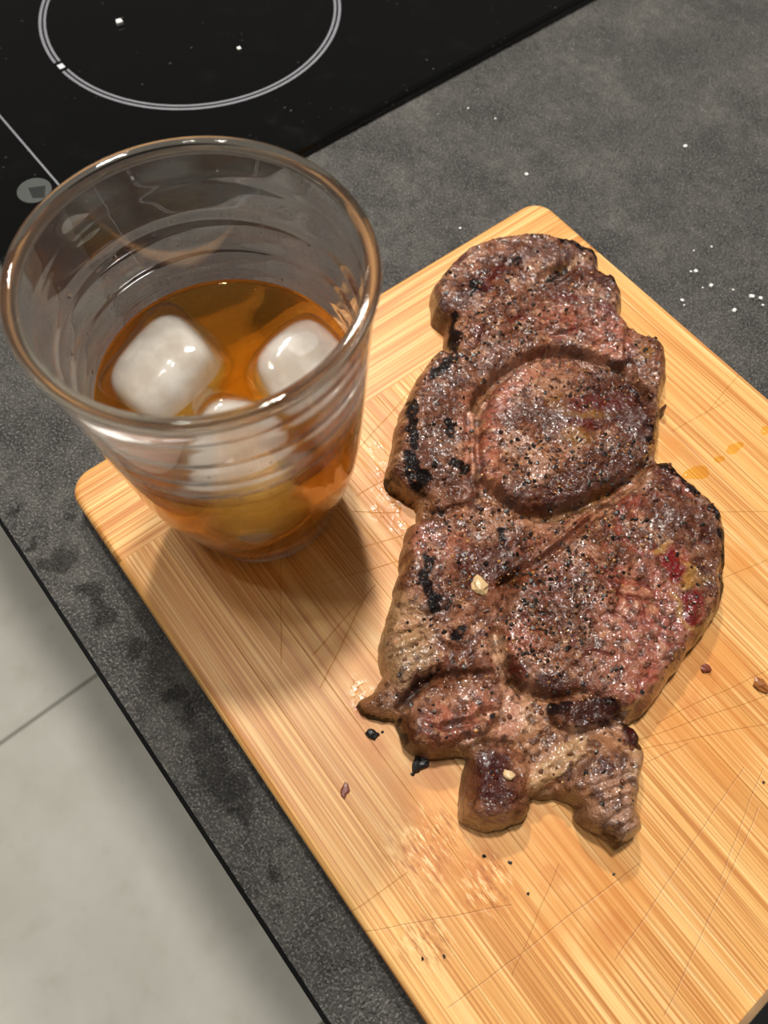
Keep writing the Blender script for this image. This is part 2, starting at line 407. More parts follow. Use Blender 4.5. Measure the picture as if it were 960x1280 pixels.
# base cabinet that carries the worktop
cab = empty('base_cabinet', (0, 0.05, -0.9)); tag(cab, 'white base cabinet with flat doors carrying the dark worktop', 'cabinet')
cw = plain('white_lacquer', lin(214, 212, 206), 0.35); ck = plain('dark_plinth', lin(60, 60, 60), 0.6); ch = plain('brushed_steel', lin(170, 168, 165), 0.3, 1.0)
bm_obj('plinth', box_bm(-1.18, 0.98, 0.05, 0.50, 0, 0.10), ck, cab)
bm_obj('body', box_bm(-1.18, 0.98, 0.0, 0.56, 0.10, 0.86), cw, cab)
for k in range(4):
    d = bm_obj('door', box_bm(-1.178 + 0.54 * k, -0.642 + 0.54 * k, -0.018, -0.0005, 0.11, 0.855, 0.0015, 2), cw, cab)
    bm_obj('handle', box_bm(-1.05 + 0.54 * k, -0.77 + 0.54 * k, -0.024, -0.018, 0.80, 0.812, 0.002, 2), ch, d)

# worktop
ct = empty('countertop', (0, 0, -0.04)); tag(ct, 'dark grey stone-look worktop with fine leathery relief under the hob and board', 'worktop')
top = bm_obj('slab', box_bm(-1.2, 1.0, 0.0010, 0.62, -0.04, 0.0, 0.0002, 1), mat_counter(), ct, loc=(0, 0, 0.04))
bm_obj('edge_band', box_bm(-1.2, 1.0, -0.0006, 0.0010, -0.04, -0.0001, 0.0002, 1), plain('black_edge', (0.004, 0.004, 0.004, 1), 0.85, Specular_IOR_Level=0.1), ct, loc=(0, 0, 0.04))

# ------------------------------------------------------------------ hob
HX, HY = -0.158, 0.0655
hob = empty('induction_hob', ((HX - 0.29), HY + 0.26, 0.0)); tag(hob, 'black glass induction hob with a pale grey cooking zone ring', 'hob')
hl = hob.location
def hpart(name, v, f, mat, parent=None):
    vv = [(x - hl.x, y - hl.y, z) for x, y, z in v]
    return mesh_obj(name, vv, f, mat, parent or hob, smooth=False)
bmh = bmesh.new(); bmesh.ops.create_cube(bmh, size=1.0)
for v in bmh.verts: v.co = Vector((v.co.x * 0.58, v.co.y * 0.52, 0.003 + v.co.z * 0.006))
eds = [e for e in bmh.edges if abs(e.verts[0].co.z - 0.006) < 1e-5 and abs(e.verts[1].co.z - 0.006) < 1e-5]
bmesh.ops.bevel(bmh, geom=eds, offset=0.0028, segments=2, affect='EDGES', profile=0.5)
bm_obj('glass_plate', bmh, mat_hob(), hob)
pm = plain('grey_print', lin(120, 120, 126), 0.45); pl = plain('pale_print', lin(196, 196, 204), 0.45); pd = plain('dark_print', lin(30, 31, 31), 0.4); pg = plain('dim_print', lin(66, 69, 66), 0.45)
ZC = (-0.2958, 0.2472)
for (r0, r1) in ((0.0884, 0.0900), (0.0858, 0.0872)):
    g = 0.052
    hpart('cooking_zone_ring', *annulus(ZC[0], ZC[1], r0, r1, TH - 0.0002, TH + 0.00008, -math.pi / 2 + g, 1.5 * math.pi - g, 160), pm)
hpart('zone_mark', *prism([(ZC[0] - 0.002, ZC[1] - 0.0895), (ZC[0] + 0.002, ZC[1] - 0.0895), (ZC[0] + 0.002, ZC[1] - 0.0862), (ZC[0] - 0.002, ZC[1] - 0.0862)], TH - 0.0002, TH + 0.0001), pl)
hpart('control_line', *prism([(-0.70, 0.1126), (-0.205, 0.1126), (-0.205, 0.1137), (-0.70, 0.1137)], TH - 0.0002, TH + 0.00008), pm)
for (px_, py_) in ((43, 238), (92, 285)):
    c0 = W(px_, py_, TH)
    n = 40
    ds = hpart('control_symbol', *prism([(c0[0] + 0.0088 * math.cos(2 * math.pi * i / n), c0[1] + 0.0088 * math.sin(2 * math.pi * i / n)) for i in range(n)], TH - 0.0002, TH + 0.00006), pg)
    tri = [(-8, -3), (14, -6), (13, 9), (-2, 10)]
    pts = [W(px_ + a, py_ + b, TH)[:2] for a, b in tri]
    pts = pts[::-1]
    hpart('pointer_mark', *prism([(p[0], p[1]) for p in pts], TH - 0.0001, TH + 0.0001), pd, ds)

# ------------------------------------------------------------------ cutting board
U0, U1, V0, V1 = -0.0537, 0.2950, 0.0296, 0.2951
UC, VC = (U0 + U1) / 2, (V0 + V1) / 2
ca, sa = math.cos(BROT), math.sin(BROT)
BC = np.array([UC * ca - VC * sa, UC * sa + VC * ca, 0.0])
def to_board(p):
    x, y = p[0] - BC[0], p[1] - BC[1]
    return np.array([x * ca + y * sa, -x * sa + y * ca, p[2]])
board = empty('cutting_board', tuple(BC), BROT); tag(board, 'pale bamboo cutting board carrying the steak and the tumbler', 'cutting board')
hu, hv = (U1 - U0) / 2, (V1 - V0) / 2
CAPW = 0.0446
NS = 14
bx0, bx1 = -hu + CAPW, hu - CAPW
AR = 0.003
sw = 2 * hv / NS
mb = [mat_bamboo('bamboo_lengthwise', 'x', 0.37, True)]
gap = 0.00004
for k in range(NS):
    y0 = -hv + k * sw + gap; y1 = -hv + (k + 1) * sw - gap
    e = 0.00010
    prof = []
    if k == 0: prof += [(y0 + AR * (1 - math.sin(a)), TB - AR + AR * math.cos(a)) for a in np.linspace(math.pi / 2, 0, 6)]
    else: prof += [(y0, TB - e * 0.6), (y0 + e, TB)]
    if k == NS - 1: prof += [(y1 - AR * (1 - math.sin(a)), TB - AR + AR * math.cos(a)) for a in np.linspace(0, math.pi / 2, 6)]
    else: prof += [(y1 - e, TB), (y1, TB - e * 0.6)]
    if k == NS - 1: prof += [(y1, AR), (y1 - AR, 0)]
    else: prof += [(y1, 0)]
    if k == 0: prof += [(y0 + AR, 0), (y0, AR)]
    else: prof += [(y0, 0)]
    n = len(prof)
    vv = [(bx0 + gap, y, z) for y, z in prof] + [(bx1 - gap, y, z) for y, z in prof]
    ff = [tuple(range(n)), tuple(range(2 * n - 1, n - 1, -1))] + [(i, n + i, n + (i + 1) % n, (i + 1) % n) for i in range(n)]
    s = mesh_obj('bamboo_strip', vv, ff, mb[0], board, smooth=False)
mcap = mat_bamboo('bamboo_crosswise', 'y', 1.3, False)
def cap(sign):
    RCN = 0.011
    pts = []; nrm = []
    pts.append((bx0, -hv)); nrm.append((0, -1))
    # outline going from joint at -hv side round the outer end to joint at +hv side (for sign -1)
    out = [(bx0, hv, 0, 1)]
    for a in np.linspace(math.pi / 2, math.pi, 9): out.append((-hu + RCN + RCN * math.cos(a), hv - RCN + RCN * math.sin(a), math.cos(a), math.sin(a)))
    for a in np.linspace(math.pi, 1.5 * math.pi, 9): out.append((-hu + RCN + RCN * math.cos(a), -hv + RCN + RCN * math.sin(a), math.cos(a), math.sin(a)))
    out.append((bx0, -hv, 0, -1))
    n = len(out)
    loops = []
    for a in np.linspace(0, math.pi / 2, 6): loops.append((AR * (1 - math.cos(a)), TB - AR + AR * math.sin(a)))
    loops = [(AR, 0.0), (0.0, AR)] + loops
    vv = []; ff = []
    for (ins, z) in loops:
        for (x, y, nx, ny) in out: vv.append((sign * -1 * (x - nx * ins), y - ny * ins, z))
    for l in range(len(loops) - 1):
        for i in range(n):
            j = (i + 1) % n
            ff.append((l * n + i, l * n + j, (l + 1) * n + j, (l + 1) * n + i))
    ff.append(tuple(range(n - 1, -1, -1))); ff.append(tuple((len(loops) - 1) * n + i for i in range(n)))
    o = mesh_obj('end_strip', vv, ff, mcap, board, smooth=False)
    bm = bmesh.new(); bm.from_mesh(o.data); bmesh.ops.recalc_face_normals(bm, faces=bm.faces[:]); bm.to_mesh(o.data); bm.free()
    o.data.polygons.foreach_set('use_smooth', [abs(p.normal.z) < 0.98 for p in o.data.polygons])
cap(-1); cap(1)
for o in board.children:
    if o.name.startswith('bamboo'):
        bm = bmesh.new(); bm.from_mesh(o.data); bmesh.ops.recalc_face_normals(bm, faces=bm.faces[:]); bm.to_mesh(o.data); bm.free()

# ------------------------------------------------------------------ glass, drink, ice
GX, GY = 0.0034, 0.0908
gz = TB
zs = [0.0, 0.0015, 0.004, 0.012, 0.025, 0.045, 0.07, 0.1, 0.1290]
ro_ = [0.0268, 0.0286, 0.0298, 0.0316, 0.0351, 0.0395, 0.0417, 0.0436, 0.0455]
def spl(zq, X, Y):   # monotone-ish cubic through points
    X = np.array(X); Y = np.array(Y); d = np.gradient(Y, X)
    i = np.clip(np.searchsorted(X, zq) - 1, 0, len(X) - 2); h = X[i + 1] - X[i]; t = (zq - X[i]) / h
    return (2*t**3-3*t**2+1)*Y[i] + (t**3-2*t**2+t)*h*d[i] + (-2*t**3+3*t**2)*Y[i+1] + (t**3-t**2)*h*d[i+1]
ribs = [0.087, 0.096, 0.107, 0.119]     # heights above the base of the moulded rings
def outer(z): 
    r = float(spl(z, zs, ro_))
    return r
def inner(z):
    r = outer(z) - 0.0024 - 0.0010 * max(0, (0.03 - z) / 0.03)
    for rb, am in zip(ribs, (0.6, 1.0, 1.0, 0.4)): r -= 0.0006 * am * math.exp(-((z - rb) / 0.0016) ** 2)
    return r
ZTOP = 0.1290; ZFL = 0.0055
tum = empty('tumbler', (GX, GY, gz)); tag(tum, 'clear ribbed glass tumbler of amber drink on the bamboo board', 'glass')
zo = np.concatenate([[0, 0.0007, 0.0015, 0.0026], np.linspace(0.004, ZTOP, 110)])
po = [(0.0, 0.0012), (0.018, 0.0012), (0.0235, 0.0002)] + [(outer(z), z) for z in zo]
zi = np.linspace(ZTOP, ZFL + 0.006, 150)
pi_ = [(inner(z), z) for z in zi]
rb0 = inner(ZFL + 0.006)
for a in np.linspace(0.15, math.pi / 2, 8): pi_.append((rb0 - 0.006 * (1 - math.cos(a)) , ZFL + 0.006 - 0.006 * math.sin(a)))
pi_.append((0.0, ZFL))
G_mat = mat_glass()
ZB = 0.0026
po_w = [(outer(z), z) for z in zo if z > ZB]; pw_i = [(r, z) for r, z in pi_ if z > ZFL - 1e-4]
body = mesh_obj('glass_wall', *lathe([(0.0, ZB + 0.0003), (outer(ZB + 0.0003) - 0.0003, ZB + 0.0003)] + po_w + pw_i, 160), G_mat, tum)
base_p = [(0.0, 0.0012), (0.018, 0.0012), (0.0235, 0.0002)] + [(outer(z), z) for z in zo if z <= ZB] + [(outer(ZB), ZB), (0.0, ZB)]
mesh_obj('glass_base', *lathe(base_p, 160), mat_rim(), tum)
# rolled rim, solid glass
rc = (outer(ZTOP) + inner(ZTOP)) / 2; rr = 0.0022
rimp = [(rc + rr * math.cos(a), ZTOP + 0.0009 + rr * 1.05 * math.sin(a)) for a in np.linspace(0, 2 * math.pi, 20, endpoint=False)]
rim = mesh_obj('rim', *lathe(rimp, 160, closed=True), mat_rim(), tum)
dv, df = [], []
_b = bmesh.new(); bmesh.ops.create_icosphere(_b, subdivisions=2, radius=1.0)
_iv = np.array([q.co[:] for q in _b.verts]); _if = np.array([[q.index for q in f_.verts] for f_ in _b.faces]); _b.free()
for k in range(60):
    z_ = 0.084 + 0.030 * rng.random() ** 1.6; a_ = rng.random() * 2 * math.pi; s_ = 0.0003 + 0.0005 * rng.random() ** 2; r_ = inner(z_) - 0.0001
    q = _iv * np.array([0.45, 1.2, 1.0]) * s_ + np.array([r_, 0, 0]); c_, n_ = math.cos(a_), math.sin(a_)
    dv.append(q @ np.array([[c_, n_, 0], [-n_, c_, 0], [0, 0, 1]]) + np.array([0, 0, z_])); df.append(_if + k * len(_iv))
tag(mesh_obj('droplets', np.vstack(dv), [tuple(map(int, f_)) for f_ in np.vstack(df)], mat_rim(), tum), kind='stuff')
LZ = 0.0815                            # drink level above the base
lp = [(0.0, ZFL + 0.0002)] + [(r + 0.00012, z) for r, z in pi_[::-1][1:] if z < LZ - 0.0012]
rl = inner(LZ)
lp += [(rl + 0.0001, LZ + 0.0008), (rl - 0.0008, LZ + 0.0003), (rl - 0.002, LZ), (0.0, LZ)]
drink = empty('drink', (GX, GY, gz + ZFL)); tag(drink, 'amber iced drink inside the glass tumbler', 'drink')
drink_m = mesh_obj('liquid', [(x, y, z - ZFL) for x, y, z in lathe(lp, 160)[0]], lathe(lp, 160)[1], mat_liquid(), drink)
# ice cubes, rounded and slightly melted
ice_m, core_m = mat_ice(), mat_ice_core()
def superell(sx, sy, sz, e, n=28, seed=0):
    v = []; f = []
    rs = np.random.default_rng(seed)
    bm = bmesh.new(); bmesh.ops.create_cube(bm, size=2.0); bmesh.ops.subdivide_edges(bm, edges=bm.edges[:], cuts=9, use_grid_fill=True)
    for q in bm.verts:
        d = q.co.normalized(); k = (abs(d.x) ** e + abs(d.y) ** e + abs(d.z) ** e) ** (-1 / e)
        c = d * k; w_ = 1 + 0.05 * math.sin(3 * c.x + seed) * math.sin(2.3 * c.y + 2 * seed) + 0.04 * math.sin(4 * c.z + seed)
        q.co = Vector((c.x * sx * w_, c.y * sy * w_, c.z * sz * w_))
    return bm
ices = [  # pixel, height of centre, half sizes, rotation, label
    ((212, 470), 0.094, (0.0150, 0.0185, 0.0150), (0.25, 0.15, 0.25), 'large cloudy white ice cube against the rim side nearest the hob'),
    ((380, 470), 0.093, (0.0150, 0.0160, 0.0145), (0.1, 0.3, 0.1), 'cloudy ice cube in the tumbler on the side towards the steak'),
    ((296, 560), 0.090, (0.0160, 0.0155, 0.0150), (0.5, 0.4, 0.8), 'cloudy ice cube in the tumbler at the side away from the hob'),
    ((318, 640), 0.068, (0.0130, 0.0135, 0.0125), (0.2, 0.5, 0.3), 'ice cube sunk in the drink below the other cubes'),
]
for k, ((u, v), z, s, r, lab) in enumerate(ices):
    p = W(u, v, z)
    # keep inside the inner wall
    d = np.array([p[0] - GX, p[1] - GY]); L = np.hypot(*d); lim = inner(z - gz) - max(s[0], s[1]) * 0.98
    if L > lim: p[:2] = np.array([GX, GY]) + d / L * lim
    o = bm_obj('ice_cube', superell(*s, 4.2, seed=k + 1), ice_m, None, True, loc=tuple(p)); o.rotation_euler = r
    tag(o, lab, 'ice cube', 'ice cubes in the drink')
    c = bm_obj('cloudy_core', superell(s[0] * 0.92, s[1] * 0.92, s[2] * 0.92, 3.4, seed=k + 9), core_m, o, True)

# ------------------------------------------------------------------ steak
CELL = 0.00055
OUT = None
def wpoly(pts, ztop=0.011, zbot=0.001):
    P = spline(pts, 4); out = []
    n = len(P); area = sum(P[i][0] * P[(i + 1) % n][1] - P[(i + 1) % n][0] * P[i][1] for i in range(n))
    for i in range(n):
        t = P[(i + 1) % n] - P[i - 1]; nn = np.array([t[1], -t[0]]) * (1 if area > 0 else -1)
        nn = nn / (np.hypot(*nn) + 1e-9)
        rad = P[i] - np.array(NADIR); rad = rad / (np.hypot(*rad) + 60)
        k = smooth01(float(nn @ rad), -0.35, 0.35)
        do = seg_dist(np.array([P[i][0]]), np.array([P[i][1]]), OUT, True)[0][0]
        k = max(float(k), float(smooth01(do, 6, 16)))
        out.append(ray_to(P[i][0], P[i][1], TB + zbot + (ztop - zbot) * float(k))[:2])
    return np.array(out)
OUT = [(538,372),(545,345),(565,322),(590,304),(625,294),(665,290),(700,295),(730,305),(752,318),(751,338),(770,345),(782,372),(780,392),(796,402),(806,412),(828,420),(840,442),(838,468),(831,492),(833,515),(830,545),(828,572),(850,590),(875,612),(888,620),(905,640),(912,680),(910,730),(905,760),(885,795),(855,830),(830,865),(808,892),(792,905),(803,925),(808,940),(800,985),(797,1010),(804,1040),(785,1055),(765,1060),(745,1045),(722,1030),(716,1010),(690,1000),(665,998),(660,1022),(640,1034),(605,1040),(585,1035),(572,1020),(575,985),(580,950),(545,948),(520,945),(505,938),(498,920),(490,905),(460,898),(445,885),(447,874),(465,862),(478,840),(472,810),(475,790),(485,760),(495,720),(500,690),(508,655),(520,645),(512,630),(485,615),(480,595),(487,560),(497,515),(515,475),(535,445),(560,432),(555,415),(540,405)]
# name, outline in photo pixels, height, edge radius, taken-off-the-board lift
MUS = [
 ('connective_tissue', OUT, 0.0110, 0.0055),
 ('cap_muscle', [(538,372),(545,345),(565,322),(590,304),(625,294),(665,290),(700,295),(730,305),(752,318),(751,338),(770,345),(782,372),(780,392),(790,420),(786,452),(765,462),(735,446),(700,440),(660,446),(628,464),(600,488),(585,500),(566,478),(556,440),(553,418),(540,405)], 0.0155, 0.0075),
 ('cap_end', [(778,412),(806,412),(828,420),(840,442),(838,468),(831,492),(833,512),(815,505),(790,478),(772,452)], 0.0125, 0.006),
 ('side_muscle', [(556,432),(535,445),(515,475),(497,515),(487,560),(480,595),(485,615),(515,634),(550,645),(585,636),(602,606),(600,560),(592,520),(596,486),(578,450)], 0.0150, 0.0075),
 ('eye_muscle', [(628,480),(660,456),(700,448),(745,453),(785,474),(815,505),(825,535),(815,565),(795,590),(765,608),(735,622),(700,636),(665,638),(632,624),(606,600),(600,560),(608,515)], 0.0172, 0.0065),
 ('inner_muscle', [(520,645),(560,632),(600,628),(650,640),(690,648),(715,644),(690,680),(650,712),(625,760),(615,810),(625,850),(600,862),(540,846),(500,866),(478,848),(472,810),(475,790),(485,760),(495,720),(500,690),(508,660)], 0.0150, 0.0080),
 ('round_muscle', [(828,574),(850,590),(875,612),(888,620),(905,640),(912,680),(910,730),(905,760),(885,795),(855,830),(830,865),(808,892),(785,900),(750,884),(700,872),(660,860),(634,830),(626,790),(636,740),(668,694),(715,660),(765,618),(800,588)], 0.0182, 0.0090),
 ('lower_flap', [(498,905),(512,878),(545,848),(590,832),(620,846),(628,880),(615,912),(575,938),(545,948),(520,945),(505,938),(498,920)], 0.0140, 0.0070),
 ('pointed_flap', [(445,885),(447,874),(465,862),(478,842),(500,832),(535,838),(530,858),(512,880),(498,903),(470,900),(458,897)], 0.0085, 0.0050),
 ('tail_lump', [(580,950),(600,932),(640,932),(662,955),(667,998),(660,1022),(640,1034),(605,1040),(585,1035),(572,1020),(575,985)], 0.0135, 0.0085),
 ('fat_strip', [(615,880),(640,868),(680,872),(720,900),(768,895),(795,910),(806,935),(790,965),(745,972),(715,1003),(690,1001),(664,998),(650,960),(625,925)], 0.0098, 0.0060),
 ('fat_fold', [(652,985),(668,965),(700,935),(722,918),(732,928),(718,955),(690,982),(668,996)], 0.0128, 0.0045),
 ('tail_end', [(798,925),(808,940),(800,985),(797,1010),(804,1040),(785,1055),(765,1060),(745,1045),(722,1030),(716,1010),(722,985),(742,965),(770,950)], 0.0120, 0.0060),
 ('crust_ridge', [(688,888),(700,876),(725,872),(755,873),(769,882),(766,896),(745,906),(712,910),(693,902)], 0.0165, 0.0045),
 ('crust_nub', [(776,912),(786,904),(798,912),(802,925),(794,934),(782,932)], 0.0130, 0.0035),
]
polys = [wpoly(p) for _, p, _, _ in MUS]
allp = np.vstack(polys); x0, y0 = allp.min(0) - 0.004; x1, y1 = allp.max(0) + 0.004
nx_, ny_ = int((x1 - x0) / CELL) + 1, int((y1 - y0) / CELL) + 1
GXX, GYY = np.meshgrid(x0 + CELL * np.arange(nx_), y0 + CELL * np.arange(ny_), indexing='ij')
wx = GXX + 0.0022 * (fbm(GXX, GYY, 0.006, 3, 1.0) - 0.5); wy = GYY + 0.0022 * (fbm(GXX, GYY, 0.006, 3, 2.0) - 0.5)
sds = []
near = []
for P in polys:
    bxm, bym = P.min(0) - 0.003, P.max(0) + 0.003
    k = (wx > bxm[0]) & (wx < bym[0]) & (wy > bxm[1]) & (wy < bym[1])
    sd = np.full(wx.shape, -1.0); ex = np.zeros(wx.shape); ey = np.zeros(wx.shape)
    d, a, b = seg_dist(wx[k], wy[k], P, True); ins = inside(wx[k], wy[k], P)
    sd[k] = np.where(ins, d, -d); ex[k] = a - wx[k]; ey[k] = b - wy[k]
    sds.append(sd); near.append((ex, ey))
hs = []
for (nm, _, H, r), sd in zip(MUS, sds):
    if nm != 'connective_tissue': sd = sd + 0.0030 * smooth01(sds[0], 0.003, 0.009)
    t = np.clip(sd / r, 0, 1); h = H * np.sqrt(np.clip(1 - (1 - t) ** 2.2, 0, 1)) * (0.94 + 0.10 * np.clip(sd / 0.022, 0, 1))
    hs.append(h)
hs = np.array(hs); HT = hs.max(0); WHO = hs.argmax(0)
usd = np.max(np.array(sds), 0); UW = np.array(sds).argmax(0)
inb = usd > 0
# project a first guess to get each vertex's photo pixel
Pg = np.stack([GXX.ravel(), GYY.ravel(), (TB + HT).ravel()], 1)
PU, PV = project(Pg); PU = PU.reshape(HT.shape); PV = PV.reshape(HT.shape)
WU = PU + 9 * (fbm(GXX, GYY, 0.005, 3, 4.0) - 0.5) * 2; WV = PV + 9 * (fbm(GXX, GYY, 0.005, 3, 5.0) - 0.5) * 2
edge = smooth01(usd, 0.0, 0.005)
def line_mask(pts, wdt, soft=0.5, warped=True):
    U, V = (WU, WV) if warped else (PU, PV)
    d, _, _ = seg_dist(U, V, pts); return 1 - smooth01(d, wdt * (1 - soft), wdt * (1 + soft))
def ell(u, v, a, b, ang=0.0, soft=0.35):
    c, s = math.cos(math.radians(ang)), math.sin(math.radians(ang)); dx, dy = WU - u, WV - v
    q = np.hypot((dx * c + dy * s) / a, (-dx * s + dy * c) / b); return 1 - smooth01(q, 1 - soft, 1 + soft)
who = lambda *names: np.isin(WHO, [i for i, m_ in enumerate(MUS) if m_[0] in names])
# relief
lump = fbm(GXX, GYY, 0.010, 3, 6.0) - 0.5
mid = fbm(GXX, GYY, 0.0035, 3, 7.0) - 0.5
fin = fbm(GXX, GYY, 0.0016, 2, 8.0) - 0.5
rid = 1 - np.abs(2 * fbm(GXX, GYY, 0.0085, 3, 9.0) - 1); rid = np.clip((rid - 0.80) / 0.2, 0, 1) ** 1.5
D = 0.0020 * lump + 0.0013 * mid + 0.0010 * fin - 0.0007 * rid
GROOVES = [  # photo pixels, depth, width
 ([(680,345),(695,340),(712,330)], 0.0035, 6), ([(618,350),(640,322)], 0.0016, 5), ([(600,430),(612,405)], 0.0012, 5), ([(712,400),(760,408)], 0.001, 4),
 ([(660,360),(700,352),(745,366),(775,380)], 0.0013, 4), ([(640,395),(690,385),(740,400)], 0.0012, 4), ([(630,420),(680,412),(730,425),(770,432)], 0.0012, 4),
 ([(586,515),(584,560),(580,600)], 0.0012, 4), ([(594,500),(597,560),(600,610)], 0.0016, 4),
 ([(676,730),(688,752),(700,772),(706,800)], 0.0014, 4), ([(775,742),(785,722),(800,700)], 0.0012, 4), ([(620,792),(630,820),(645,850),(655,870)], 0.0030, 6),
 ([(556,910),(585,904),(605,895),(618,905)], 0.0030, 5), ([(600,890),(618,888)], 0.0020, 4),
 ([(500,884),(520,860),(545,838)], 0.0022, 6), ([(486,800),(510,792),(540,780)], 0.0016, 5), ([(482,820),(510,812),(530,800)], 0.0014, 4), ([(500,760),(530,770),(560,760)], 0.0018, 5),
 ([(725,990),(750,980),(780,968)], 0.0014, 3.5), ([(728,1000),(755,990),(785,980)], 0.0014, 3.5), ([(738,1012),(760,1002),(790,995)], 0.0012, 3.5), ([(765,1040),(785,1025),(800,1012)], 0.0010, 3), ([(750,1030),(772,1015),(790,1004)], 0.0010, 3),
 ([(660,1003),(690,985),(715,965),(735,945)], 0.0022, 4.5), ([(690,960),(712,945)], 0.001, 4),
 ([(590,640),(640,642),(680,648),(715,650)], 0.0015, 5), ([(625,728),(645,718),(690,690),(725,660),(760,630)], 0.0024, 5),
]
SEAMS = [([(592,508),(606,488),(632,466),(665,447),(705,441),(745,447),(785,468),(812,496)], 0.0042, 5), ([(606,602),(634,628),(668,643),(704,641),(745,623),(790,598),(822,562)], 0.0036, 5),
 ([(520,641),(560,642),(598,624)], 0.0024, 5), ([(628,726),(650,716),(690,690),(725,660),(765,628),(800,600)], 0.0034, 4.5), ([(500,884),(528,858),(565,844),(615,842)], 0.0030, 5), ([(640,852),(672,868),(700,874)], 0.0028, 5),
 ([(575,950),(600,930),(640,930)], 0.0026, 4), ([(556,432),(574,440),(590,462)], 0.0020, 5), ([(786,412),(784,445),(800,478)], 0.0020, 4), ([(800,880),(786,902),(770,898)], 0.002, 4)]
CRACKS = [[(735,700),(760,720),(775,742),(770,765)], [(775,742),(800,748),(830,752)], [(790,720),(815,735)], [(800,748),(806,778)], [(704,792),(690,770),(672,765)], [(720,832),(740,815),(762,820)], [(752,770),(770,765),(790,785)], [(655,770),(672,790)], [(735,765),(752,790)], [(640,400),(665,392),(690,396)], [(690,418),(720,412)], [(560,330),(585,316)], [(530,905),(550,915)]]
GROOVES += SEAMS + [(c_, 0.0012, 2.6) for c_ in CRACKS]
for pts, dp, wd in GROOVES: D = D - dp * line_mask(spline(pts, 4, False), wd, 0.7, False)
D = D + 0.0012 * line_mask([(590,510),(591,560),(590,600)], 3.5, 0.6, False)
HF = np.where(inb, HT + D * edge, 0.0)
# flaps that curl up off the board
lift = 0.006 * smooth01(line_mask([(770,985),(768,1050)], 60, 0.6, False), 0, 1) + 0.0045 * line_mask([(540,935),(575,930)], 42, 0.6, False) + 0.003 * line_mask([(620,1010),(640,1010)], 40, 0.6, False) + 0.0015 * line_mask([(470,880)], 1, 0.5, False)
HF = HF + np.where(usd > -0.003, lift, 0)
HF = np.maximum(HF, np.where(inb, 0.0004, 0))
# ---- own colour of the meat
def L3(*c): return np.array(lin(*c)[:3])
base = L3(134, 90, 68)
A = np.zeros(HT.shape + (3,)) + base
def lay(mask, rgb, amt=1.0):
    global A
    k = np.clip(mask * amt, 0, 1)[..., None]; A = A * (1 - k) + L3(*rgb) * k
bigv = fbm(GXX, GYY, 0.012, 3, 11.0); spk = fbm(GXX, GYY, 0.0022, 3, 12.0); spk2 = fbm(GXX, GYY, 0.0030, 3, 15.0)
lay(smooth01(bigv, 0.48, 0.68), (100, 60, 40), 0.75)
lay(smooth01(bigv, 0.46, 0.30), (164, 124, 102), 0.7)
# sides of the cut: paler cooked grey-tan
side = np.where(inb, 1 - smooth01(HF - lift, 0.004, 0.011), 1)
# pink interior
for e in [(800,745,55,45,-30),(810,820,70,45,-50),(700,720,40,20,-30),(640,800,30,40,0),(610,560,14,60,0),(625,500,14,30,30),(730,400,60,22,10),(585,560,10,60,0),(580,900,50,25,-20),(660,680,30,12,-30),(570,690,26,26,0),(530,670,20,20,0),(660,470,40,10,-20),(770,430,22,20,0),(740,630,30,14,-35),(850,600,26,20,30)]:
    lay(ell(*e[:4], e[4], 0.6), (176, 108, 92), 0.5)
lay(who('round_muscle') * smooth01(rid, 0.15, 0.5) * smooth01(PU, 730, 790), (150, 72, 62), 0.6)
# fat and sinew
fatm = np.where(who('fat_strip', 'fat_fold'), 1.0, 0)
lay(fatm, (188, 158, 124), 0.85)
lay(who('connective_tissue') * 1.0, (172, 132, 102), 0.6)
lay(line_mask([(620,800),(632,835),(650,865),(655,905)], 9, 0.5), (196, 164, 138), 0.8)
lay(line_mask([(795,925),(800,960),(792,985)], 12, 0.5), (200, 172, 136), 0.8)
lay(line_mask([(640,870),(645,900),(620,930)], 12, 0.6), (196, 150, 136), 0.7)
lay(line_mask([(590,510),(592,560),(592,600)], 3.5, 0.5), (206, 160, 142), 0.8)
lay(line_mask([(628,470),(660,452),(700,446),(745,450)], 5, 0.5), (192, 140, 122), 0.7)
lay(line_mask([(822,520),(826,560),(800,600),(745,632)], 10, 0.5), (178, 136, 108), 0.7)
lay(line_mask([(690,640),(730,632),(760,612)], 8, 0.5), (140, 104, 40), 0.6)
lay(line_mask([(605,735),(650,720),(690,690),(725,658)], 6, 0.5), (122, 62, 26), 0.7)
lay(who('inner_muscle') * ell(500, 800, 40, 60), (168, 142, 112), 0.8)
lay(who('pointed_flap') * 1.0, (132, 104, 76), 0.8)
lay(who('tail_end') * 1.0, (166, 134, 116), 0.7)
lay(smooth01(spk, 0.52, 0.66) * edge * (1 - 0.6 * fatm), (70, 40, 26), 0.7)
lay(smooth01(spk2, 0.58, 0.72) * edge , (190, 150, 124), 0.5)
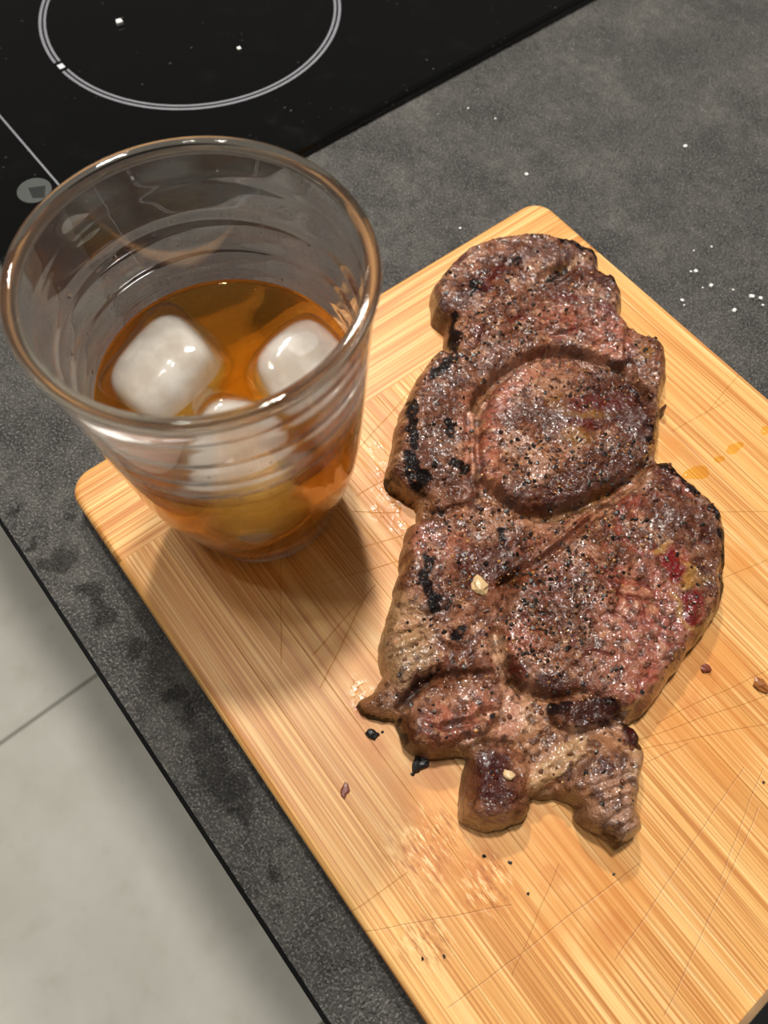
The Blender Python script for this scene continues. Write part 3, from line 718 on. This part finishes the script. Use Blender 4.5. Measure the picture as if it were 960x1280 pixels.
# brown sear, oily brown glaze
for e in [(775,500,50,26,20,0.9),(800,535,24,18,0,0.9),(740,590,66,22,-25,0.75),(690,622,40,12,0,0.8),(690,520,60,18,0,0.55),(600,705,34,30,-20,0.8),(630,690,36,22,-20,0.7),(690,745,70,40,-30,0.35),(690,855,30,14,0,0.8),(640,840,18,20,0,0.5),(616,975,26,42,-8,0.95),(735,890,42,14,0,0.95),(755,955,26,12,-30,0.7),(720,965,22,10,-30,0.4),(560,480,20,36,20,0.55),(545,560,24,50,8,0.5),(560,605,26,20,0,0.5),(548,395,14,26,-10,0.8),(575,370,18,26,30,0.6),(600,352,22,14,-35,0.9),(630,330,30,10,-35,0.7),(720,345,50,12,-10,0.5),(720,375,50,10,6,0.45),(690,310,40,14,6,0.4),(755,345,20,14,20,0.7),(840,640,40,22,40,0.55),(880,690,14,60,0,0.6),(830,600,30,12,40,0.7),(520,860,30,10,-45,0.9),(505,918,8,22,0,0.9),(545,870,26,10,-30,0.4),(550,740,18,40,-10,0.55),(745,450,40,8,10,0.35)]:
    lay(ell(*e[:5], 0.55) * (0.55 + 0.9 * smooth01(spk2, 0.3, 0.6)), (80, 40, 21), min(1.0, e[5] * 1.2))
lay(line_mask([(820,690),(838,684),(850,705),(870,712),(858,735)], 4, 0.5), (186, 150, 92), 0.6)
lay(line_mask([(842,745),(850,768),(858,790),(878,785)], 4, 0.5), (186, 150, 92), 0.6)
for e in [(740,515,30,7,0),(720,545,20,9,0),(710,330,16,6,-20),(700,505,16,8,20),(805,440,8,10,20),(862,725,26,8,0)]:
    lay(ell(*e, 0.6), (150, 112, 48), 0.6)
# char
CH = np.zeros(HT.shape)
def ch(mask, k=1.0):
    global CH; CH = np.maximum(CH, mask * k)
for L_, wd, k in [([(518,508),(516,530),(518,556)],7.5,1),([(513,572),(516,590),(524,606),(532,598)],9,1),([(560,528),(562,540)],7.5,1),([(568,578),(578,583)],8.5,1),([(545,468),(560,455),(572,445)],7,1),([(565,395),(570,412),(572,432)],6.5,0.9),([(592,352),(602,360)],7,0.9),([(640,326),(650,322)],5,0.8),
                  ([(536,700),(532,718),(540,738),(546,756)],8,1),([(626,660),(624,672)],6,0.9),([(565,795),(580,788)],7,0.8),([(524,606),(548,640)],6,0.6),([(685,345),(700,338),(712,330)],6,0.7),
                  ([(828,575),(850,592),(876,612)],7,1),([(876,612),(890,622),(906,642)],9,1),([(906,642),(912,690),(908,745)],8,0.95),([(700,296),(730,306),(751,320)],4.5,0.7),([(770,348),(782,374)],5,0.8),([(838,432),(840,460),(832,500)],7,0.85),([(540,372),(541,350)],7,0.6),
                  ([(690,884),(706,882)],7,1),([(750,880),(766,886)],8,1),([(742,900),(756,900)],5,0.8),([(782,912),(794,928)],9,0.7),([(500,905),(501,930)],5,1),([(612,955),(620,965)],8,0.7),([(742,1040),(765,1057),(785,1052)],6,0.7),([(445,880),(456,896),(490,904)],5,0.8),([(520,858),(545,838)],5,0.7),([(804,1036),(800,1046)],5,0.6),([(480,600),(486,616),(512,632)],6,0.75),([(776,595),(740,618)],6,0.6),([(815,525),(810,545)],8,0.7),([(790,490),(812,510)],5,0.6)]:
    ch(line_mask(L_, wd, 0.45), k)
CHm = smooth01(CH + 0.9 * (spk - 0.5), 0.42, 0.70) * (CH > 0.02)
lay(side, (132, 98, 72), 0.5)
lay(side * (who('side_muscle') | (who('cap_muscle', 'connective_tissue') & (PU < 575) & (PV < 640))), (186, 148, 116), 0.75)
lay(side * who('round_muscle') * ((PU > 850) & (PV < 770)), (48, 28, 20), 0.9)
lay(CHm, (20, 17, 15), 0.95)
# fine crust mottling
for c_ in CRACKS: lay(line_mask(spline(c_, 4, False), 2.4, 0.6), (118, 48, 40), 0.65)
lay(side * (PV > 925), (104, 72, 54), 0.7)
for e, rgb, k in [((614,975,22,36,-8), (74,32,18), 0.9), ((735,890,38,12,0), (66,34,20), 0.85), ((785,515,34,22,20), (84,40,22), 0.6), ((752,1040,14,12,30), (62,26,20), 0.8), ((735,598,52,14,-25), (84,44,24), 0.6), ((600,705,28,22,-20), (92,44,26), 0.5), ((545,395,10,22,-10), (70,40,28), 0.6), ((790,920,12,12,0), (70,22,16), 0.9), ((520,862,26,7,-45), (64,36,30), 0.8)]:
    lay(ell(*e, 0.5), rgb, k)
# red juices
for e in [(740,503,44,9,-3),(732,532,28,7,4),(618,344,22,6,-48),(598,420,7,14,20),(790,405,5,8,0),(715,800,4,10,10),(648,838,6,16,-30),(760,385,20,4,10),(715,372,28,4,-8)]:
    lay(ell(*e, 0.5), (96, 34, 24), 0.8)
for e in [(840,702,13,16,0),(864,752,16,11,0),(864,773,9,13,0),(848,715,11,13,30)]:
    lay(ell(*e, 0.35), (118, 16, 12), 0.95)
A = np.clip(0.95 * A ** 1.12 * np.array([0.98, 0.87, 0.74]), 0.004, 1)
SPEC = np.clip((0.18 + 0.42 * smooth01(fbm(GXX, GYY, 0.009, 3, 31.0), 0.38, 0.62)) * (1 - 0.8 * CHm) * (1 - 0.5 * side), 0.04, 1)
GLOSS = np.clip(0.27 + 0.30 * (fbm(GXX, GYY, 0.006, 2, 21.0) - 0.5) + 0.10 * CHm - 0.06 * fatm, 0.16, 0.7)

# ---- build meshes: one part per muscle, cut out of one continuous surface
cellin = inb[:-1, :-1] | inb[1:, :-1] | inb[:-1, 1:] | inb[1:, 1:]
VX, VY = GXX.copy(), GYY.copy()
outk = ~inb
ex = np.zeros(HT.shape); ey = np.zeros(HT.shape)
for i, (a, b) in enumerate(near):
    k = UW == i; ex[k] = a[k]; ey[k] = b[k]
lim = np.hypot(ex, ey); ok = outk & (lim < 3 * CELL)
VX[ok] += ex[ok]; VY[ok] += ey[ok]
VZ = TB + np.where(inb, HF, np.where(usd > -0.003, lift, 0)) + 0.0001
steak = empty('steak', (float(x0 + x1) / 2, float(y0 + y1) / 2, TB)); tag(steak, 'seared peppered beef steak with charred edges on the bamboo board', 'steak')
SL = np.array(steak.location)
CW = WHO[:-1, :-1].copy()
# small islands of a muscle are absorbed by the base layer only where nothing else rises
idx = np.arange(nx_ * ny_).reshape(nx_, ny_)
quads = np.stack([idx[:-1, :-1], idx[1:, :-1], idx[1:, 1:], idx[:-1, 1:]], -1)
CWm = np.where(inb[:-1, :-1], WHO[:-1, :-1], np.where(inb[1:, :-1], WHO[1:, :-1], np.where(inb[:-1, 1:], WHO[:-1, 1:], WHO[1:, 1:])))
from collections import Counter, deque
lab = np.where(cellin, CWm, -1); comp = np.full(lab.shape, -1); comps = []
for i0 in range(lab.shape[0]):
    for j0 in range(lab.shape[1]):
        if lab[i0, j0] < 0 or comp[i0, j0] >= 0: continue
        L0 = lab[i0, j0]; cid = len(comps); cells = [(i0, j0)]; comp[i0, j0] = cid; dq = deque(cells); nb = Counter()
        while dq:
            a_, b_ = dq.popleft()
            for c_, d_ in ((a_ + 1, b_), (a_ - 1, b_), (a_, b_ + 1), (a_, b_ - 1)):
                if 0 <= c_ < lab.shape[0] and 0 <= d_ < lab.shape[1] and lab[c_, d_] >= 0:
                    if lab[c_, d_] == L0:
                        if comp[c_, d_] < 0: comp[c_, d_] = cid; dq.append((c_, d_)); cells.append((c_, d_))
                    else: nb[int(comp[c_, d_]) if comp[c_, d_] >= 0 else -1 - int(lab[c_, d_])] += 1
        comps.append([L0, cells, nb])
big_of = {}
for k_, (L0, cells, nb) in enumerate(comps):
    if L0 not in big_of or len(cells) > len(comps[big_of[L0]][1]): big_of[L0] = k_
for k_, (L0, cells, nb) in enumerate(comps):
    if len(cells) < (150 if L0 == 0 else 10 ** 9) and big_of[L0] != k_ and nb:
        t_ = nb.most_common(1)[0][0]; tl_ = comps[t_][0] if t_ >= 0 else -1 - t_
        for a_, b_ in cells: comp[a_, b_] = big_of[tl_]
mm = mat_meat()
flatV = np.stack([VX.ravel(), VY.ravel(), VZ.ravel()], 1) - SL
# smooth normals of the whole surface, so that the parts meet without seams
def grid_mesh(name, q, verts, flip=False, both=None):
    q = q.reshape(-1, 4); uq, inv = np.unique(q, return_inverse=True); inv = inv.reshape(-1, 4)
    if flip: inv = inv[:, ::-1]
    me = bpy.data.meshes.new(name)
    me.vertices.add(len(uq)); me.vertices.foreach_set('co', verts[uq].astype(np.float32).ravel())
    me.loops.add(inv.size); me.loops.foreach_set('vertex_index', inv.astype(np.int32).ravel())
    me.polygons.add(len(inv)); me.polygons.foreach_set('loop_start', np.arange(0, inv.size, 4, dtype=np.int32))
    me.polygons.foreach_set('use_smooth', np.ones(len(inv), bool))
    me.update(calc_edges=True)
    ca_ = me.color_attributes.new('Albedo', 'FLOAT_COLOR', 'POINT')
    rgba = np.ones((len(uq), 4), np.float32); rgba[:, :3] = A.reshape(-1, 3)[uq]; ca_.data.foreach_set('color', rgba.ravel())
    ga = me.attributes.new('Gloss', 'FLOAT', 'POINT'); ga.data.foreach_set('value', GLOSS.ravel()[uq].astype(np.float32))
    sa_ = me.attributes.new('Spec', 'FLOAT', 'POINT'); sa_.data.foreach_set('value', SPEC.ravel()[uq].astype(np.float32))
    me.materials.append(mm)
    o = bpy.data.objects.new(name, me); col.objects.link(o); o.parent = steak
    return o
for i, (nm, _, _, _) in enumerate(MUS):
    for k_ in sorted({int(c_) for c_ in np.unique(comp[comp >= 0]) if comps[int(c_)][0] == i}):
        q = quads[comp == k_]
        if len(q) >= 20: grid_mesh(nm, q, flatV)
botV = flatV.copy(); botV[:, 2] = np.where(inb.ravel(), (lift.ravel() * smooth01(lift.ravel(), 0.0, 0.004)) + 0.0002, flatV[:, 2])
c2 = quads[cellin]
grid_mesh('underside', c2, botV, flip=True)

# ---- cracked pepper on the meat
def vnoise_pts(n): return rng.random(n)
ph = []
dens = 0.10 * np.ones(HT.shape)
for e, k in [((650,700,90,45,-25),1.0),((700,760,80,60,-30),0.8),((720,690,80,40,-35),0.7),((690,580,60,40,0),0.8),((750,590,60,34,-30),0.9),((740,480,60,26,0),0.7),((620,650,60,20,0),0.7),((640,390,70,60,0),0.35),((590,420,30,60,0),0.5),((760,830,60,36,0),0.45),((690,830,50,40,0),0.5),((560,560,30,60,0),0.2),((610,965,30,26,0),0.4),((800,640,50,40,0),0.35)]:
    dens = np.maximum(dens, k * ell(*e, 0.6))
dens = dens * inb * (usd > 0.004) * (1 - 0.85 * fatm) * (0.25 + 1.5 * smooth01(spk2, 0.42, 0.62))
dens = dens * (1 - 0.85 * ell(800, 780, 50, 50))
pr = (dens / dens.sum()).ravel()
NG = 2600
pick = rng.choice(len(pr), NG, replace=False, p=pr)
ico = bmesh.new(); bmesh.ops.create_icosphere(ico, subdivisions=1, radius=1.0)
iv = np.array([v.co[:] for v in ico.verts]); jf = np.array([[v.index for v in f.verts] for f in ico.faces]); ico.free()
def grains(sel, name, mat, smin, smax):
    vs_, fs_ = [], []
    for n_, k in enumerate(sel):
        s = smin + (smax - smin) * rng.random() ** 2.2
        q = iv * (0.5 + 0.8 * rng.random((len(iv), 1))) * s * np.array([1, 0.6 + 0.4 * rng.random(), 0.5 + 0.3 * rng.random()])
        a = rng.random() * 6.28; c, s_ = math.cos(a), math.sin(a)
        q = q @ np.array([[c, s_, 0], [-s_, c, 0], [0, 0, 1]])
        vs_.append(q + flatV[k] + np.array([0, 0, s * 0.18])); fs_.append(jf + n_ * len(iv))
    o = mesh_obj(name, np.vstack(vs_), [tuple(map(int, f)) for f in np.vstack(fs_)], mat, steak, smooth=False)
    tag(o, kind='stuff'); return o
pep = NT('black_pepper'); ptc = pep.n('TexCoord').outputs['Object']
pep = pep.finish(pep.bsdf(Base_Color=pep.ramp(pep.noise(ptc, 500, 2), [(0.4, lin(14, 12, 11)), (0.7, lin(52, 38, 28))]).outputs[0], Roughness=0.35))
grains(pick[:1900], 'pepper_grains', pep, 0.00022, 0.00115)
tan = plain('pepper_core', lin(176, 122, 66), 0.4)
grains(pick[1900:], 'pepper_husks', tan, 0.00022, 0.0007)

# beads of fat and juice that glisten on the crust
od = (0.35 + dens / dens.max()) * inb * (usd > 0.003) * (0.2 + smooth01(spk, 0.40, 0.60))
po_ = (od / od.sum()).ravel(); pk = rng.choice(len(po_), 1700, replace=False, p=po_)
bead = NT('fat_beads'); bead = bead.finish(bead.bsdf(Base_Color=lin(112, 66, 42), Roughness=0.10, Specular_IOR_Level=0.8, Transmission_Weight=0.35))
ico2 = iv.copy()
def beads(sel):
    vs_, fs_ = [], []
    for n_, k in enumerate(sel):
        r_ = 0.00028 + 0.00060 * rng.random() ** 2
        vs_.append(iv * r_ * np.array([1 + 0.5 * rng.random(), 1 + 0.5 * rng.random(), 0.42]) + flatV[k] + np.array([0, 0, r_ * 0.1])); fs_.append(jf + n_ * len(iv))
    o = mesh_obj('fat_beads', np.vstack(vs_), [tuple(map(int, f)) for f in np.vstack(fs_)], bead, steak, smooth=True); tag(o, kind='stuff')
beads(pk)

# ------------------------------------------------------------------ loose bits
def crumb(name, u, v, z, size, mat, label, cat, group=None, squash=0.6, seed=0, stretch=1.3, sub=2, elong=0.0, rough=0.5):
    rs = np.random.default_rng(seed + 100)
    bm = bmesh.new(); bmesh.ops.create_icosphere(bm, subdivisions=sub, radius=1.0)
    off = rs.random(3) * 10
    for q in bm.verts:
        c = np.array(q.co[:]); k = 1 - rough + 2 * rough * float(vnoise(np.array([c[0] * 1.7 + off[0]]), np.array([c[1] * 1.7 + off[1]]), np.array([c[2] * 1.7 + off[2]]))[0])
        q.co = Vector((c[0] * k * size * stretch, c[1] * k * size, c[2] * k * size * squash))
    zmin = min(q.co.z for q in bm.verts)
    for q in bm.verts: q.co.z -= zmin
    p = W(u, v, z)
    o = bm_obj(name, bm, mat, None, False, loc=(p[0], p[1], z)); o.rotation_euler = (0, 0, elong if elong else rs.random() * 6.28)
    tag(o, label, cat, group); return o
charm = plain('charred_crumb', lin(22, 18, 16), 0.45); meatc = plain('meat_crumb', lin(122, 62, 46), 0.4); garl = plain('garlic', lin(196, 164, 120), 0.35)
crumb('charred_crumb', 465, 918, TB, 0.0017, charm, 'small black charred crumb beside the pointed flap of the steak', 'crumb', 'crumbs on the board', seed=1)
crumb('charred_crumb', 524, 956, TB, 0.0024, charm, 'black charred crumb just under the lower flap of the steak', 'crumb', 'crumbs on the board', seed=2)
crumb('meat_crumb', 431, 988, TB, 0.0013, meatc, 'reddish meat crumb lying alone by the front edge of the board', 'crumb', 'crumbs on the board', seed=3, squash=0.3, stretch=1.8)
crumb('meat_crumb', 882, 836, TB, 0.0014, meatc, 'brown meat crumb beside the round lower muscle of the steak', 'crumb', 'crumbs on the board', seed=4)
crumb('meat_crumb', 950, 857, TB, 0.0021, plain('brown_crumb', lin(150, 92, 48), 0.3), 'golden brown crumb on the board away from the steak', 'crumb', 'crumbs on the board', seed=5)
for k, (u, v, s) in enumerate([(605, 1070, 0.0006), (637, 1078, 0.0006), (478, 915, 0.0005), (516, 968, 0.0007), (767, 1093, 0.0005), (660, 1117, 0.0005), (528, 1198, 0.0005), (555, 1195, 0.0005), (954, 978, 0.0005)]):
    crumb('pepper_speck', u, v, TB, s, charm, 'tiny black pepper speck fallen on the bamboo board', 'crumb', 'pepper specks on the board', seed=20 + k, sub=1)
def on_steak(u, v):
    d = (PU - u) ** 2 + (PV - v) ** 2; k = np.argmin(np.where(inb, d, 1e9)); return VX.ravel()[k], VY.ravel()[k], VZ.ravel()[k]
for u, v, s, lab in [(600, 733, 0.0026, 'pale garlic chip on the peppered middle of the steak'), (634, 970, 0.0015, 'small pale garlic bit on the brown tail lump of the steak'), (722, 838, 0.0001, None)]:
    if lab is None: continue
    o = crumb('garlic_chip', u, v, TB, s, garl, lab, 'garlic', seed=int(u)); q = on_steak(u, v); o.location = (q[0], q[1], q[2] - s * 0.25)

# salt crystals
salt = NT('salt'); salt = salt.finish(salt.bsdf(Base_Color=(0.8, 0.79, 0.76, 1), Roughness=0.35))
def crystal(u, v, s, z, label, grp, k):
    bm = bmesh.new(); bmesh.ops.create_cube(bm, size=1.0)
    rs = np.random.default_rng(k + 300)
    for q in bm.verts: q.co = Vector((q.co.x * s * (0.8 + 0.5 * rs.random()), q.co.y * s * (0.7 + 0.4 * rs.random()), (q.co.z + 0.5) * s * 0.7 * (0.7 + 0.4 * rs.random())))
    for q in bm.verts: q.co.z = max(q.co.z, 0)
    bmesh.ops.bevel(bm, geom=bm.edges[:], offset=s * 0.1, segments=1, affect='EDGES')
    p = W(u, v, z); o = bm_obj('salt_crystal', bm, salt, None, False, loc=(p[0], p[1], z)); o.rotation_euler = (0, 0, rs.random() * 3)
    tag(o, label, 'salt', grp)
for k, (u, v, s) in enumerate([(869, 340, 0.0022), (863, 340, 0.0012), (888, 358, 0.0022), (852, 376, 0.0018), (855, 382, 0.001), (939, 372, 0.0026), (950, 374, 0.0020), (953, 382, 0.0012), (917, 389, 0.0022), (916, 363, 0.0012), (889, 309, 0.0012), (867, 314, 0.0010), (878, 360, 0.0010)]):
    crystal(u, v, s * 0.85, 0.0, 'white salt crystal in the cluster on the worktop beyond the board edge', 'salt crystals beside the board', k)
crystal(658, 219, 0.0018, 0.0, 'lone white salt crystal on the worktop behind the board corner', 'stray salt', 31)
crystal(856, 184, 0.0018, 0.0, 'lone white salt crystal far out on the bare worktop', 'stray salt', 32)
crystal(150, 30, 0.0034, TH, 'white salt flake inside the cooking zone ring, the larger one', 'salt on the hob', 33)
crystal(299, 62, 0.0020, TH, 'small white salt grain inside the cooking zone ring', 'salt on the hob', 34)
crystal(585, 136, 0.0010, 0.0, 'tiny pale grain on the worktop close to the hob edge', 'stray grains', 35)
crystal(619, 149, 0.0010, 0.0, 'tiny pale grain on the worktop between hob edge and board', 'stray grains', 36)
crystal(575, 286, 0.0012, 0.0, 'tiny pale grain on the worktop touching the back edge of the board', 'stray grains', 37)

# oil drips on the board
oil = NT('oil'); fr = schlick(oil, 0.04)
oil = oil.finish(oil.n('MixShader', {0: fr, 1: oil.n('BsdfTransparent', {0: (0.99, 0.91, 0.60, 1)}), 2: oil.n('BsdfGlossy', {0: (1, 1, 1, 1), 'Roughness': 0.03})}))
def drip(u, v, a, b, ang, label, seed):
    c = W(u, v, TB); n = 36; rs = np.random.default_rng(seed); ph_ = rs.random(3) * 6
    vv = []; ff = []
    rings = [(1.0, 0.00003), (0.93, 0.0003), (0.75, 0.0006), (0.4, 0.0008)]
    for (rr_, zz) in rings:
        for i in range(n):
            t = 2 * math.pi * i / n; k = 1 + 0.18 * math.sin(2 * t + ph_[0]) + 0.10 * math.sin(3 * t + ph_[1]) + 0.05 * math.sin(5 * t + ph_[2])
            x, y = a * k * rr_ * math.cos(t), b * k * rr_ * math.sin(t)
            vv.append((x * math.cos(ang) - y * math.sin(ang), x * math.sin(ang) + y * math.cos(ang), zz))
    for l in range(3):
        for i in range(n): ff.append((l * n + i, l * n + (i + 1) % n, (l + 1) * n + (i + 1) % n, (l + 1) * n + i))
    ff.append(tuple(3 * n + i for i in range(n)))
    o = mesh_obj('oil_drip', vv, ff, oil, None, True, loc=(c[0], c[1], TB + 0.00002)); tag(o, label, 'oil', 'oil drips on the board')
drip(871, 591, 0.0055, 0.0032, 1.4, 'largest yellow oil drip on the board, touching distance from the steak', 1)
drip(899, 574, 0.0022, 0.0017, 1.2, 'smallest round yellow oil drip, middle one of the row on the board', 2)
drip(918, 560, 0.0042, 0.0022, 1.3, 'long yellow oil drip in the row on the board', 3)
drip(957, 538, 0.0026, 0.0018, 1.2, 'yellow oil drip nearest the far edge of the board', 4)

# ------------------------------------------------------------------ knife lying across the end of the board
KX = W(938, 1261, TB)[0]
knife = empty('kitchen_knife', (KX + 0.022, 0.16, TB)); tag(knife, 'dark steel knife blade with a bright thin edge lying across the end of the board', 'knife')
kl = knife.location
prof = [(0.0, 0.25), (0.0, 0.075), (0.004, 0.055), (0.012, 0.035), (0.026, 0.014), (0.040, 0.004), (0.046, 0.004), (0.046, 0.25)]
steel = plain('dark_steel', lin(74, 74, 74), 0.32, 1.0); bright = plain('ground_edge', lin(235, 235, 232), 0.25, 1.0)
v, f = prism([(KX + x + 0.0012 - kl.x, y - kl.y) for x, y in prof][::-1], 0.0004, 0.0022)
blade = mesh_obj('blade', v, f, steel, knife, False)
ep = prof[:6]; ev = []; ef = []
for x, y in ep: ev += [(KX + x - kl.x, y - kl.y, 0.0003), (KX + x + 0.0013 - kl.x, y - kl.y, 0.0023), (KX + x + 0.0013 - kl.x, y - kl.y, 0.0003)]
for i in range(len(ep) - 1):
    b = 3 * i
    for k in range(3): ef.append((b + k, b + 3 + k, b + 3 + (k + 1) % 3, b + (k + 1) % 3))
mesh_obj('cutting_edge', ev, ef, bright, blade, False)
bm_obj('handle', box_bm(KX + 0.018 - kl.x, KX + 0.046 - kl.x, 0.25 - kl.y, 0.37 - kl.y, 0.0002, 0.016, 0.006, 3), plain('black_handle', lin(24, 24, 24), 0.4), knife, True)
